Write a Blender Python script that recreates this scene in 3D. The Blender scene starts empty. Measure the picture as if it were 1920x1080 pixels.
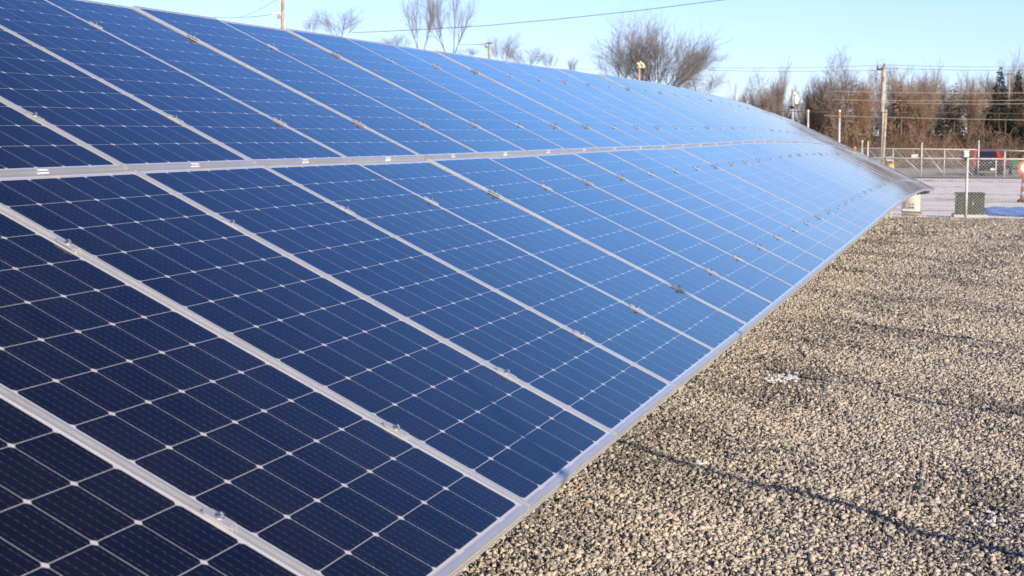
import bpy, math, random
import numpy as np
from mathutils import Vector, Matrix, noise
R = math.radians
sc = bpy.context.scene
C = sc.collection
random.seed(7); rng = np.random.default_rng(7)

# ---------------------------------------------------------------- camera
EYE = np.array([1.1246, -4.8513, 1.7325]); YAW = .2966; PIT = .1006; FPX = 2892.
cam = bpy.data.cameras.new('camera'); cam.sensor_width = 36; cam.lens = FPX/1920*36
cam.clip_start = .05; cam.clip_end = 3000
cam.dof.use_dof = True; cam.dof.focus_distance = 7.5; cam.dof.aperture_fstop = 9
co = bpy.data.objects.new('camera', cam); C.objects.link(co)
co.location = EYE; co.rotation_euler = (math.pi/2-PIT, 0, YAW)
sc.camera = co
sc.render.resolution_x = 1024; sc.render.resolution_y = 576

# ---------------------------------------------------------------- sky, sun, exposure
SUN_EL, SUN_ROT = R(20), R(130.5)
w = bpy.data.worlds.new("World"); sc.world = w; w.use_nodes = True
nt = w.node_tree
sky = nt.nodes.new('ShaderNodeTexSky'); sky.sky_type = 'NISHITA'; sky.sun_disc = False
sky.sun_elevation = SUN_EL; sky.sun_rotation = SUN_ROT
sky.air_density = 1.0; sky.dust_density = 0; sky.ozone_density = 4; sky.altitude = 200
tcw = nt.nodes.new('ShaderNodeTexCoord'); vm = nt.nodes.new('ShaderNodeVectorMath'); vm.operation = 'ADD'; vm.inputs[1].default_value = (0, 0, .055)
vn = nt.nodes.new('ShaderNodeVectorMath'); vn.operation = 'NORMALIZE'
nt.links.new(tcw.outputs['Generated'], vm.inputs[0]); nt.links.new(vm.outputs[0], vn.inputs[0]); nt.links.new(vn.outputs[0], sky.inputs['Vector'])
tint = nt.nodes.new('ShaderNodeMix'); tint.data_type = 'RGBA'; tint.blend_type = 'MULTIPLY'; tint.inputs[0].default_value = 1; 
sz_ = nt.nodes.new('ShaderNodeSeparateXYZ'); nt.links.new(tcw.outputs['Generated'], sz_.inputs[0])
rmp = nt.nodes.new('ShaderNodeValToRGB'); nt.links.new(sz_.outputs[2], rmp.inputs[0])          # crisp winter air: pale at the horizon, deep blue above
rmp.color_ramp.elements[0].color = (1.00, .82, .88, 1); rmp.color_ramp.elements[1].position = .56; rmp.color_ramp.elements[1].color = (.20, .25, .42, 1)
for p_, c_ in ((.08, (1.06, .91, 1.0, 1)), (.14, (1.05, 1.08, 1.26, 1)), (.24, (.86, 1.10, 1.38, 1)), (.36, (.50, .66, 1.0, 1)), (.47, (.25, .32, .54, 1))):
    e_ = rmp.color_ramp.elements.new(p_); e_.color = c_
nt.links.new(rmp.outputs[0], tint.inputs[7])
nt.links.new(sky.outputs[0], tint.inputs[6]); nt.links.new(tint.outputs[2], nt.nodes['Background'].inputs[0])
nt.nodes['Background'].inputs[1].default_value = .15
TOSUN = Vector((math.sin(SUN_ROT)*math.cos(SUN_EL), math.cos(SUN_ROT)*math.cos(SUN_EL), math.sin(SUN_EL)))
sl = bpy.data.lights.new('sun', 'SUN'); sl.energy = 5.0; sl.angle = R(.7); sl.color = (1, .83, .62)
so = bpy.data.objects.new('sun', sl); C.objects.link(so); so.location = (20, -20, 20)
so.rotation_euler = TOSUN.to_track_quat('Z', 'Y').to_euler()
sc.view_settings.view_transform = 'Standard'; sc.view_settings.look = 'None'
sc.view_settings.gamma = 1; sc.view_settings.use_curve_mapping = False
sc.view_settings.exposure = .5

# ---------------------------------------------------------------- view geometry helpers (photo pixel -> place)
_f = np.array([-math.sin(YAW)*math.cos(PIT), math.cos(YAW)*math.cos(PIT), -math.sin(PIT)])
_r = np.array([math.cos(YAW), math.sin(YAW), 0]); _u = np.cross(_r, _f)
def at(px, py, D):
    return EYE + D*(_f + (px-960)/FPX*_r + (540-py)/FPX*_u)
SZ = [-.001, 0, 0, -.004, -.007, -.007, -.007, -.006, -.005, -.005, -.007, -.007, -.005, -.003, 0, .003, .007, .007, .004, -.004, -.013, -.023, -.035, -.049, -.066, -.085, -.104]
SY = [-1.012, 0.0, 1.012, 2.023, 3.035, 4.047, 5.058, 6.07, 7.082, 8.093, 9.105, 10.117, 11.128, 12.14, 13.152, 14.163, 15.175, 16.187, 17.198, 18.21, 19.222, 20.233, 21.245, 22.257, 23.268, 24.28, 25.291]
for d in (-.027, -.031, -.035, -.037, -.038, -.036, -.033, -.030, -.027):
    SZ.append(SZ[-1]+d); SY.append(SY[-1]+1.0107)
SZ = [0, 0, 0, 0]+SZ; SY = [-1.012-1.0117*k for k in (4, 3, 2, 1)]+SY      # seams -5 .. 34
GY = [-50, 17, 20, 22.2, 24.3, 26.3, 28.3, 30.3, 32.3, 34.4, 37, 39, 41, 44, 50, 60, 70, 80, 95, 4000]
GZ = [0, 0, -.013, -.035, -.066, -.12, -.19, -.265, -.34, -.42, -.52, -.60, -.67, -.76, -.85, -1.0, -1.15, -1.25, -1.3, -1.3]
def gz(y): return float(np.interp(y, GY, GZ))
def gp(px, py):
    d = _f + (px-960)/FPX*_r + (540-py)/FPX*_u
    lo, hi = 2., 2.
    while hi < 1500:
        p = EYE+hi*d
        if p[2] <= gz(p[1]): break
        lo = hi; hi += .5
    for _ in range(14):
        m_ = (lo+hi)/2; p = EYE+m_*d
        if p[2] <= gz(p[1]): hi = m_
        else: lo = m_
    return EYE+hi*d
def onground(p, dz=0): return np.array([p[0], p[1], gz(p[1])+dz])
def depth(p): return float(np.dot(p-EYE, _f))

# ---------------------------------------------------------------- materials
def mat(name, col, rough=.6, metal=0, var=0, vscale=5, bump=0, bscale=20, spec=.5, col2=None, coord='Object'):
    m = bpy.data.materials.new(name); m.use_nodes = True
    n = m.node_tree; b = n.nodes['Principled BSDF']
    b.inputs['Base Color'].default_value = (*col, 1); b.inputs['Roughness'].default_value = rough
    b.inputs['Metallic'].default_value = metal; b.inputs['Specular IOR Level'].default_value = spec
    tc = n.nodes.new('ShaderNodeTexCoord')
    if var or col2:
        t = n.nodes.new('ShaderNodeTexNoise'); t.inputs['Scale'].default_value = vscale; t.inputs['Detail'].default_value = 6
        n.links.new(tc.outputs[coord], t.inputs['Vector'])
        rp = n.nodes.new('ShaderNodeValToRGB'); rp.color_ramp.elements[0].position = .35; rp.color_ramp.elements[1].position = .65
        c2 = col2 or tuple(min(1, c*(1+var)) for c in col); c1 = col if col2 else tuple(c*(1-var) for c in col)
        rp.color_ramp.elements[0].color = (*c1, 1); rp.color_ramp.elements[1].color = (*c2, 1)
        n.links.new(t.outputs['Fac'], rp.inputs['Fac']); n.links.new(rp.outputs['Color'], b.inputs['Base Color'])
    if bump:
        t = n.nodes.new('ShaderNodeTexNoise'); t.inputs['Scale'].default_value = bscale; t.inputs['Detail'].default_value = 5
        n.links.new(tc.outputs[coord], t.inputs['Vector'])
        bp = n.nodes.new('ShaderNodeBump'); bp.inputs['Strength'].default_value = 1; bp.inputs['Distance'].default_value = bump
        n.links.new(t.outputs['Fac'], bp.inputs['Height']); n.links.new(bp.outputs['Normal'], b.inputs['Normal'])
    return m
M = {}
M['alu'] = mat('anodised_aluminium', (.80, .80, .79), .36, .72, .05, 6)
M['galv'] = mat('galvanised_steel', (.50, .50, .48), .5, .45, .15, 8)
M['galvp'] = mat('galvanised_post', (.55, .54, .50), .6, .2, .15, 6)
M['bolt'] = mat('stainless_bolt', (.65, .64, .6), .22, .95)
M['clamp'] = mat('clamp_aluminium', (.66, .66, .65), .36, .6, .08, 30)
M['white'] = mat('white_sticker', (.8, .8, .78), .6)
M['dark'] = mat('dark_rubber', (.02, .02, .022), .7)
M['wire'] = mat('line_wire', (.10, .10, .10), .6, .2)
M['wirelight'] = mat('aluminium_wire', (.50, .45, .38), .5, .3)
M['pole_a'] = mat('orange_pine_pole', (.42, .29, .19), .9, 0, .3, 3, .004, 20)
M['pole_b'] = mat('weathered_wood_pole', (.40, .34, .27), .9, 0, .25, 2, .004, 20)
M['pole_c'] = mat('grey_pole', (.36, .35, .28), .9, 0, .2, 3)
M['bark'] = mat('grey_brown_bark', (.17, .135, .10), .95, 0, .35, 1.2)
M['bark2'] = mat('pale_olive_bark', (.26, .215, .13), .95, 0, .35, 1.0)
M['twig'] = mat('grey_twigs', (.25, .215, .19), .95, 0, .3, .6)
M['twig2'] = mat('brown_twigs', (.27, .175, .115), .95, 0, .35, .5)
M['bronze'] = mat('bronzed_foliage', (.22, .14, .08), .95, 0, .45, .9)
M['ever'] = mat('dark_evergreen_needles', (.018, .03, .022), .9, 0, .4, 1.5)
M['brush'] = mat('brush_twigs', (.20, .135, .095), .95, 0, .45, .35)

def panel_glass():
    m = bpy.data.materials.new('solar_cells_under_glass'); m.use_nodes = True
    n = m.node_tree; L = n.links; b = n.nodes['Principled BSDF']
    tc = n.nodes.new('ShaderNodeTexCoord'); sp = n.nodes.new('ShaderNodeSeparateXYZ'); L.new(tc.outputs['Object'], sp.inputs[0])
    def mth(op, a, b_=None, c=None, clamp=False):
        q = n.nodes.new('ShaderNodeMath'); q.operation = op; q.use_clamp = clamp
        for i, v in enumerate((a, b_, c)):
            if v is None: continue
            if isinstance(v, (int, float)): q.inputs[i].default_value = v
            else: L.new(v, q.inputs[i])
        return q.outputs[0]
    P = .1585; x0 = (.992-6*P)/2; y0 = (1.956-12*P)/2
    def cell(s, off, cnt):
        t = mth('DIVIDE', mth('SUBTRACT', s, off), P)
        fr = mth('SUBTRACT', mth('FRACT', t), .5)
        d = mth('MULTIPLY', fr, P)                                  # signed distance from the cell's middle
        ins = mth('MULTIPLY', mth('GREATER_THAN', t, 0.), mth('LESS_THAN', t, float(cnt)))
        return d, ins, mth('FLOOR', t)
    dx, ix, nx = cell(sp.outputs[0], x0, 6); dy, iy, ny = cell(sp.outputs[1], y0, 12)
    ax = mth('ABSOLUTE', dx); ay = mth('ABSOLUTE', dy); H = .07845
    c = mth('MULTIPLY', mth('LESS_THAN', ax, H), mth('LESS_THAN', ay, H))
    c = mth('MULTIPLY', c, mth('LESS_THAN', mth('ADD', ax, ay), 2*H-.0095))
    c = mth('MULTIPLY', c, mth('MULTIPLY', ix, iy))
    # busbars, five along each cell
    BS = .0312
    bb = mth('ABSOLUTE', mth('SUBTRACT', mth('FRACT', mth('ADD', mth('DIVIDE', dx, BS), .5)), .5))
    bb = mth('LESS_THAN', mth('MULTIPLY', bb, BS), .00055)
    dash = mth('LESS_THAN', mth('FRACT', mth('DIVIDE', dy, .0195)), .5)
    bbf = mth('MULTIPLY', bb, mth('ADD', mth('MULTIPLY', dash, .15), .06))
    # fine fingers across, almost unseen
    # ribbon strips in the end margins
    yv = sp.outputs[1]
    def band(lo, hi): return mth('MULTIPLY', mth('GREATER_THAN', yv, lo), mth('LESS_THAN', yv, hi))
    rib = mth('ADD', band(.0165, .0215), band(1.956-.0215, 1.956-.0165))
    gapx = mth('GREATER_THAN', mth('ABSOLUTE', mth('SUBTRACT', mth('FRACT', mth('DIVIDE', mth('SUBTRACT', sp.outputs[0], x0), 2*P)), .5)), .06)
    rib = mth('MULTIPLY', mth('MULTIPLY', rib, ix), gapx)
    oi = n.nodes.new('ShaderNodeObjectInfo')
    # small tone differences cell to cell
    cb = n.nodes.new('ShaderNodeCombineXYZ'); L.new(nx, cb.inputs[0]); L.new(ny, cb.inputs[1]); L.new(oi.outputs['Random'], cb.inputs[2])
    wn = n.nodes.new('ShaderNodeTexWhiteNoise'); L.new(cb.outputs[0], wn.inputs['Vector'])
    def mix(f, a, bb_):
        q = n.nodes.new('ShaderNodeMix'); q.data_type = 'RGBA'
        for i, v in ((0, f), (6, a), (7, bb_)):
            if isinstance(v, tuple): q.inputs[i].default_value = (*v, 1)
            elif isinstance(v, (int, float)): q.inputs[i].default_value = v
            else: L.new(v, q.inputs[i])
        return q.outputs[2]
    cellc = mix(wn.outputs['Value'], (.003, .003, .008), (.0042, .0042, .0105))
    cellc = mix(bbf, cellc, (.55, .55, .55))
    back = mix(mth('MULTIPLY', rib, .55), (.52, .52, .54), (.27, .29, .34))
    col = mix(c, back, cellc)
    # a little dust, thicker at the lower edge
    nz = n.nodes.new('ShaderNodeTexNoise'); nz.inputs['Scale'].default_value = 3.5; nz.inputs['Detail'].default_value = 7
    geo = n.nodes.new('ShaderNodeNewGeometry'); L.new(geo.outputs['Position'], nz.inputs['Vector'])
    dust = mth('MULTIPLY', mth('SUBTRACT', nz.outputs['Fac'], .35, clamp=True), .035, clamp=True)
    col = mix(dust, col, (.42, .38, .32))
    sn = n.nodes.new('ShaderNodeTexNoise'); sn.inputs['Scale'].default_value = 130; sn.inputs['Detail'].default_value = 2; L.new(geo.outputs['Position'], sn.inputs['Vector'])
    col = mix(mth('MULTIPLY', mth('GREATER_THAN', sn.outputs['Fac'], .80), .18), col, (.5, .47, .42))
    L.new(col, b.inputs['Base Color'])
    b.inputs['Roughness'].default_value = .11; b.inputs['IOR'].default_value = 1.62
    rr = mth('ADD', mth('MULTIPLY', nz.outputs['Fac'], .07), .035); L.new(rr, b.inputs['Roughness'])
    b.inputs['Specular IOR Level'].default_value = .5
    bp = n.nodes.new('ShaderNodeBump'); bp.inputs['Distance'].default_value = .002; bp.inputs['Strength'].default_value = .12
    n2 = n.nodes.new('ShaderNodeTexNoise'); n2.inputs['Scale'].default_value = 2.2; L.new(geo.outputs['Position'], n2.inputs['Vector'])
    L.new(n2.outputs['Fac'], bp.inputs['Height']); L.new(bp.outputs['Normal'], b.inputs['Normal'])
    return m
M['cells'] = panel_glass()

def stone_mat():
    m = bpy.data.materials.new('crushed_limestone'); m.use_nodes = True
    n = m.node_tree; L = n.links; b = n.nodes['Principled BSDF']
    a = n.nodes.new('ShaderNodeAttribute'); a.attribute_name = 'tone'
    rp = n.nodes.new('ShaderNodeValToRGB'); e = rp.color_ramp.elements
    e[0].position = 0; e[0].color = (.16, .15, .135, 1); e[1].position = 1; e[1].color = (.66, .60, .50, 1)
    for p, c in ((.25, (.33, .305, .27, 1)), (.5, (.44, .395, .335, 1)), (.8, (.56, .50, .415, 1)), (.955, (.50, .45, .37, 1)), (.97, (.42, .25, .12, 1)), (.985, (.40, .27, .16, 1)), (.992, (.6, .58, .55, 1))):
        q = rp.color_ramp.elements.new(p); q.color = c
    L.new(a.outputs['Fac'], rp.inputs[0])
    g = n.nodes.new('ShaderNodeNewGeometry')
    t = n.nodes.new('ShaderNodeTexNoise'); t.inputs['Scale'].default_value = 90; t.inputs['Detail'].default_value = 4; L.new(g.outputs['Position'], t.inputs['Vector'])
    mx = n.nodes.new('ShaderNodeMix'); mx.data_type = 'RGBA'; mx.blend_type = 'MULTIPLY'; mx.inputs[0].default_value = .6
    r2 = n.nodes.new('ShaderNodeValToRGB'); r2.color_ramp.elements[0].color = (.62, .62, .64, 1); r2.color_ramp.elements[1].color = (1.15, 1.13, 1.1, 1)
    L.new(t.outputs['Fac'], r2.inputs[0]); L.new(rp.outputs[0], mx.inputs[6]); L.new(r2.outputs[0], mx.inputs[7]); L.new(mx.outputs[2], b.inputs['Base Color'])
    b.inputs['Roughness'].default_value = .9
    return m
M['stone'] = stone_mat()

def ground_mat(name, kind):
    m = bpy.data.materials.new(name); m.use_nodes = True
    n = m.node_tree; L = n.links; b = n.nodes['Principled BSDF']; b.inputs['Roughness'].default_value = .95
    g = n.nodes.new('ShaderNodeNewGeometry')
    def nz(s, d=6, vec=None):
        t = n.nodes.new('ShaderNodeTexNoise'); t.inputs['Scale'].default_value = s; t.inputs['Detail'].default_value = d
        L.new(vec or g.outputs['Position'], t.inputs['Vector']); return t.outputs['Fac']
    def ramp(f, stops):
        rp = n.nodes.new('ShaderNodeValToRGB'); e = rp.color_ramp.elements
        e[0].position, e[0].color = stops[0][0], (*stops[0][1], 1); e[1].position, e[1].color = stops[-1][0], (*stops[-1][1], 1)
        for p, c in stops[1:-1]: q = e.new(p); q.color = (*c, 1)
        L.new(f, rp.inputs[0]); return rp.outputs[0]
    def mix(f, a, c):
        q = n.nodes.new('ShaderNodeMix'); q.data_type = 'RGBA'; L.new(f, q.inputs[0]); L.new(a, q.inputs[6]); L.new(c, q.inputs[7]); return q.outputs[2]
    mp = n.nodes.new('ShaderNodeMapping'); L.new(g.outputs['Position'], mp.inputs[0])
    if kind == 'gravel':
        col = ramp(nz(60, 8), [(.3, (.16, .145, .12)), (.5, (.32, .285, .235)), (.72, (.48, .43, .35))])
        L.new(col, b.inputs['Base Color']); h = nz(45, 6); dist = .03
    elif kind == 'snow':
        mp.inputs['Rotation'].default_value = (0, 0, R(-8)); mp.inputs['Scale'].default_value = (.12, 1., 1)
        band = ramp(nz(.42, 5, mp.outputs[0]), [(.50, (0, 0, 0)), (.60, (1, 1, 1))])
        fine = ramp(nz(1.6, 9), [(.42, (0, 0, 0)), (.62, (1, 1, 1))])
        mm = n.nodes.new('ShaderNodeMath'); mm.operation = 'MULTIPLY'; L.new(band, mm.inputs[0]); L.new(fine, mm.inputs[1])
        a = ramp(nz(.8), [(.3, (.86, .83, .80)), (.7, (.95, .92, .89))]); c = ramp(nz(3), [(.3, (.30, .25, .19)), (.7, (.45, .39, .31))])
        L.new(mix(mm.outputs[0], a, c), b.inputs['Base Color']); h = nz(.9, 8); dist = .10
    else:
        c = ramp(nz(.35, 8), [(.3, (.16, .115, .07)), (.55, (.28, .20, .12)), (.75, (.34, .27, .17))])
        L.new(c, b.inputs['Base Color']); h = nz(1.5, 8); dist = .15
        if kind == 'road':
            c = ramp(nz(.6, 6), [(.3, (.27, .25, .25)), (.7, (.36, .34, .34))]); L.new(c, b.inputs['Base Color']); dist = .02
    bp = n.nodes.new('ShaderNodeBump'); bp.inputs['Distance'].default_value = dist; L.new(h, bp.inputs['Height']); L.new(bp.outputs[0], b.inputs['Normal'])
    return m
M['gravel'] = ground_mat('gravel_bed', 'gravel'); M['snow'] = ground_mat('trodden_snow', 'snow')
M['grass'] = ground_mat('dead_grass', 'grass'); M['road'] = ground_mat('gravel_road', 'road')

# ---------------------------------------------------------------- mesh builder
class MB:
    def __init__(s): s.v = []; s.f = []
    def add(s, vs, fs):
        k = len(s.v); s.v += [tuple(map(float, p)) for p in vs]; s.f += [tuple(k+i for i in f) for f in fs]
    def box(s, c, size, ax=None, bev=0):
        c = np.array(c, float); h = np.array(size, float)/2
        ax = np.eye(3) if ax is None else np.array(ax, float)
        if bev <= 0:
            vs = [c+ax.T@(h*np.array(q)) for q in ((-1,-1,-1),(1,-1,-1),(1,1,-1),(-1,1,-1),(-1,-1,1),(1,-1,1),(1,1,1),(-1,1,1))]
            s.add(vs, [(0,3,2,1),(4,5,6,7),(0,1,5,4),(1,2,6,5),(2,3,7,6),(3,0,4,7)]); return
        pts = []; b = min(bev, *(h*.49))
        hb = h-b
        import itertools
        for sg in itertools.product((-1, 1), repeat=3):
            sg = np.array(sg)
            for a in range(3):
                q = hb.copy(); q[a] = h[a]; pts.append(c+ax.T@(q*sg))
        s.hull(pts)
    def hull(s, pts):
        import bmesh
        bm = bmesh.new(); [bm.verts.new(p) for p in pts]
        r = bmesh.ops.convex_hull(bm, input=bm.verts); bm.verts.ensure_lookup_table()
        bm.normal_update(); bmesh.ops.dissolve_limit(bm, angle_limit=.01, verts=bm.verts, edges=bm.edges)
        bm.verts.index_update()
        s.add([tuple(v.co) for v in bm.verts], [[v.index for v in f.verts] for f in bm.faces]); bm.free()
    def tube(s, pts, rad, n=8, cap=True):
        pts = [np.array(p, float) for p in pts]
        if not hasattr(rad, '__len__'): rad = [rad]*len(pts)
        base = len(s.v); prev = None
        for i, p in enumerate(pts):
            d = pts[min(i+1, len(pts)-1)]-pts[max(i-1, 0)]; d = d/(np.linalg.norm(d)+1e-12)
            if prev is None:
                a = np.cross(d, (0, 0, 1)) if abs(d[2]) < .9 else np.cross(d, (1, 0, 0))
            else: a = prev-d*np.dot(prev, d)
            a /= np.linalg.norm(a); prev = a; b = np.cross(d, a)
            for k in range(n):
                t = 2*math.pi*k/n; s.v.append(tuple(p+rad[i]*(math.cos(t)*a+math.sin(t)*b)))
        for i in range(len(pts)-1):
            for k in range(n):
                q = base+i*n; k2 = (k+1) % n; s.f.append((q+k, q+k2, q+n+k2, q+n+k))
        if cap and n > 2:
            s.f.append(tuple(base+k for k in range(n))[::-1]); s.f.append(tuple(base+(len(pts)-1)*n+k for k in range(n)))
    def prism(s, poly, z0, z1, o, ax):
        """poly in (a,b) of axes ax[0],ax[1]; thickness along ax[2]"""
        o = np.array(o, float); ax = [np.array(a, float) for a in ax]; n = len(poly)
        s.add([o+ax[0]*a+ax[1]*b+ax[2]*z0 for a, b in poly]+[o+ax[0]*a+ax[1]*b+ax[2]*z1 for a, b in poly],
              [tuple(range(n))[::-1], tuple(range(n, 2*n))]+[(i, (i+1) % n, n+(i+1) % n, n+i) for i in range(n)])
    def ball(s, c, r, sq=(1, 1, 1), n=10):
        vs = [(c[0], c[1], c[2]+r*sq[2])]; fs = []
        m = n//2
        for i in range(1, m):
            t = math.pi*i/m
            for k in range(n):
                p = 2*math.pi*k/n; vs.append((c[0]+r*sq[0]*math.sin(t)*math.cos(p), c[1]+r*sq[1]*math.sin(t)*math.sin(p), c[2]+r*sq[2]*math.cos(t)))
        vs.append((c[0], c[1], c[2]-r*sq[2])); last = len(vs)-1
        for k in range(n): fs.append((0, 1+k, 1+(k+1) % n)); fs.append((last, 1+(m-2)*n+(k+1) % n, 1+(m-2)*n+k))
        for i in range(m-2):
            for k in range(n): a = 1+i*n; fs.append((a+k, a+n+k, a+n+(k+1) % n, a+(k+1) % n))
        s.add(vs, fs)
    def mesh(s, name, m, off=(0, 0, 0), smooth=False):
        me = bpy.data.meshes.new(name); o = np.array(off, float)
        me.from_pydata([tuple(np.array(p)-o) for p in s.v], [], s.f); me.update()
        if m: me.materials.append(m)
        if smooth: me.polygons.foreach_set('use_smooth', [True]*len(me.polygons))
        return me
def fast_mesh(name, V, F, m, smooth=False):
    """V (n,3), F (k,q) equal-sided faces"""
    me = bpy.data.meshes.new(name); V = np.asarray(V, np.float32); F = np.asarray(F, np.int32); k, q = F.shape
    me.vertices.add(len(V)); me.vertices.foreach_set('co', V.ravel())
    me.loops.add(k*q); me.loops.foreach_set('vertex_index', F.ravel())
    me.polygons.add(k); me.polygons.foreach_set('loop_start', np.arange(0, k*q, q, dtype=np.int32))
    me.update(calc_edges=True)
    if smooth: me.polygons.foreach_set('use_smooth', np.ones(k, bool))
    if m: me.materials.append(m)
    return me
def tag(o, label=None, cat=None, group=None, kind=None):
    if label: o['label'] = label
    if cat: o['category'] = cat
    if group: o['group'] = group
    if kind: o['kind'] = kind
    return o
def link(name, me, parent=None, loc=None):
    o = bpy.data.objects.new(name, me); C.objects.link(o)
    if parent: o.parent = parent
    if loc is not None: o.location = loc
    return o
def thing(name, loc, label, cat, group=None):
    o = bpy.data.objects.new(name, None); o.empty_display_size = .2; C.objects.link(o); o.location = [float(q) for q in loc]
    return tag(o, label, cat, group)
def part(name, mb, m, T, smooth=False):
    off = (0, 0, 0) if T.parent is not None or T.type == 'MESH' else T.location
    p = T
    while p.parent: p = p.parent
    return link(name, mb.mesh(name, m, tuple(p.location), smooth), T)
def single(name, mb, m, loc, label, cat, group=None, smooth=False):
    o = link(name, mb.mesh(name, m, loc, smooth), None, [float(q) for q in loc]); return tag(o, label, cat, group)
def copy_tree(o, parent=None):
    c = o.copy(); C.objects.link(c); c.parent = parent
    for ch in list(o.children): copy_tree(ch, c)
    return c
def ordinal(n):
    W = ['', 'first', 'second', 'third', 'fourth', 'fifth', 'sixth', 'seventh', 'eighth', 'ninth', 'tenth', 'eleventh', 'twelfth', 'thirteenth', 'fourteenth', 'fifteenth', 'sixteenth', 'seventeenth', 'eighteenth', 'nineteenth', 'twentieth']
    if n <= 20: return W[n]
    t = {2: 'twenty', 3: 'thirty'}[n//10]
    return {20: 'twentieth', 30: 'thirtieth'}[n] if n % 10 == 0 else t+'-'+W[n % 10]

# ---------------------------------------------------------------- ground
def strip(name, xs, ys, dz, m, zf=None, edge=0.):
    V = []; F = []
    for j, y in enumerate(ys):
        for i, x in enumerate(xs):
            V.append((x, y, (zf or gz)(y)+dz))
    nx = len(xs)
    for j in range(len(ys)-1):
        for i in range(nx-1): a = j*nx+i; F.append((a, a+1, a+nx+1, a+nx))
    o = link(name, fast_mesh(name, V, F, m)); o['kind'] = 'structure'; return o
xs = [-1500, -300, -80, -30, -10, 0, 10, 30, 80, 300, 1500]
ys = [-600, -50, 0, 10]+list(np.arange(16, 60, 1.))+list(range(60, 130, 4))+[150, 200, 300, 600, 1500]
strip('ground', xs, ys, -.05, M['grass'])
# gravel yard up to the fence line, snow beyond it, gravel road behind the far fence
FL = gp(1640, 409.5); FR = gp(1925, 413.5)                       # foot of the near fence
FD = (FR-FL)[:2]/np.linalg.norm((FR-FL)[:2])
def fence_y(x, s=0): return FL[1]+(x-FL[0])*FD[1]/FD[0]+s
def sheet(name, y0f, y1f, x0, x1, nxs, nys, dz, m):
    V = []; F = []
    xsv = np.linspace(x0, x1, nxs)
    for j in range(nys):
        for i, x in enumerate(xsv):
            y = y0f(x)+(y1f(x)-y0f(x))*j/(nys-1); V.append((x, y, gz(y)+dz))
    for j in range(nys-1):
        for i in range(nxs-1): a = j*nxs+i; F.append((a, a+1, a+nxs+1, a+nxs))
    o = link(name, fast_mesh(name, V, F, m)); o['kind'] = 'structure'; return o
sheet('gravel_yard', lambda x: -12, lambda x: fence_y(x, .1+.06*math.sin(x*3)+.05*math.sin(x*7.3)), -14, 14, 85, 120, -.012, M['gravel'])
FY0 = gp(1700, 334)[1]
farY = lambda x: FY0+.35*math.sin(x*.6)
sheet('snow_field', lambda x: fence_y(x, .15+.06*math.sin(x*3)+.05*math.sin(x*7.3)), farY, -40, 40, 161, 60, -.004, M['snow'])
G1 = gp(1760, 333)[1]; G2 = gp(1700, 316)[1]
sheet('gravel_road', lambda x: G1+.6, lambda x: G2, -120, 120, 20, 20, .0, M['road'])

# ---------------------------------------------------------------- loose gravel: real stones
def stones(x0f, x1f, y0, y1, size, seed, snow=False):
    r = np.random.default_rng(seed)
    P = []
    step = size*.83
    y = y0
    while y < y1:
        a, b_ = x0f(y), x1f(y); k = int((b_-a)/step)
        xx = a+(np.arange(k)+r.random(k))*step
        yy = y+r.random(k)*step
        P.append(np.stack([xx, yy], 1)); y += step
    P = np.concatenate(P); n = len(P)
    # hollows: gentle waviness plus random settling
    zz = .016*np.sin(P[:, 0]*5.1+1.3*np.sin(P[:, 1]*1.7))*np.cos(P[:, 1]*2.3+P[:, 0]*1.1)+.009*np.sin(P[:, 1]*6.7+P[:, 0]*3+2*np.sin(P[:, 0]*4))*np.sin(P[:, 0]*9+P[:, 1]*2)
    gzv = np.interp(P[:, 1], GY, GZ)
    base = np.array([(-1,-1,-1),(1,-1,-1),(1,1,-1),(-1,1,-1),(-1,-1,1),(1,-1,1),(1,1,1),(-1,1,1)], float)
    V = base[None]*(.60+.55*r.random((n, 8, 3)))
    V[:, 4:, :1] *= (.1+.8*r.random((n, 1, 1))); V[:, 4:, 1:2] *= (.3+.7*r.random((n, 1, 1)))                 # narrower on one side: angular chips
    V *= (size*.5*(.55+1.05*r.random((n, 1, 1))**2.4))
    V *= np.array([1.3, .9, .5])*(.7+.6*r.random((n, 1, 3)))
    q = r.normal(size=(n, 4)); q /= np.linalg.norm(q, axis=1)[:, None]
    w_, x, y_, z = q.T
    Rm = np.stack([1-2*(y_*y_+z*z), 2*(x*y_-z*w_), 2*(x*z+y_*w_), 2*(x*y_+z*w_), 1-2*(x*x+z*z), 2*(y_*z-x*w_), 2*(x*z-y_*w_), 2*(y_*z+x*w_), 1-2*(x*x+y_*y_)], 1).reshape(n, 3, 3)
    V = np.einsum('nij,nkj->nki', Rm, V)
    V[:, :, 0] += P[:, 0, None]; V[:, :, 1] += P[:, 1, None]
    V[:, :, 2] += (gzv+zz+.008+size*.42*r.random(n))[:, None]
    F0 = np.array([(0,3,2,1),(4,5,6,7),(0,1,5,4),(1,2,6,5),(2,3,7,6),(3,0,4,7)])
    F = (F0[None]+(np.arange(n)*8)[:, None, None]).reshape(-1, 4)
    pt = .0+.27*np.sin(P[:, 0]*2.1+P[:, 1]*.9)*np.sin(P[:, 1]*1.3-P[:, 0])+.12*np.sin(P[:, 1]*4.7+P[:, 0]*3.9)
    tone = np.repeat(np.where(r.random(n) > .93, r.random(n), np.clip(r.random(n)*.93+pt, 0, .95)), 8)
    return V.reshape(-1, 3), F, tone
Vs = []; Fs = []; Ts = []; k = 0
camx = lambda y: 1.12+.03*(y+5)
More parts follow.
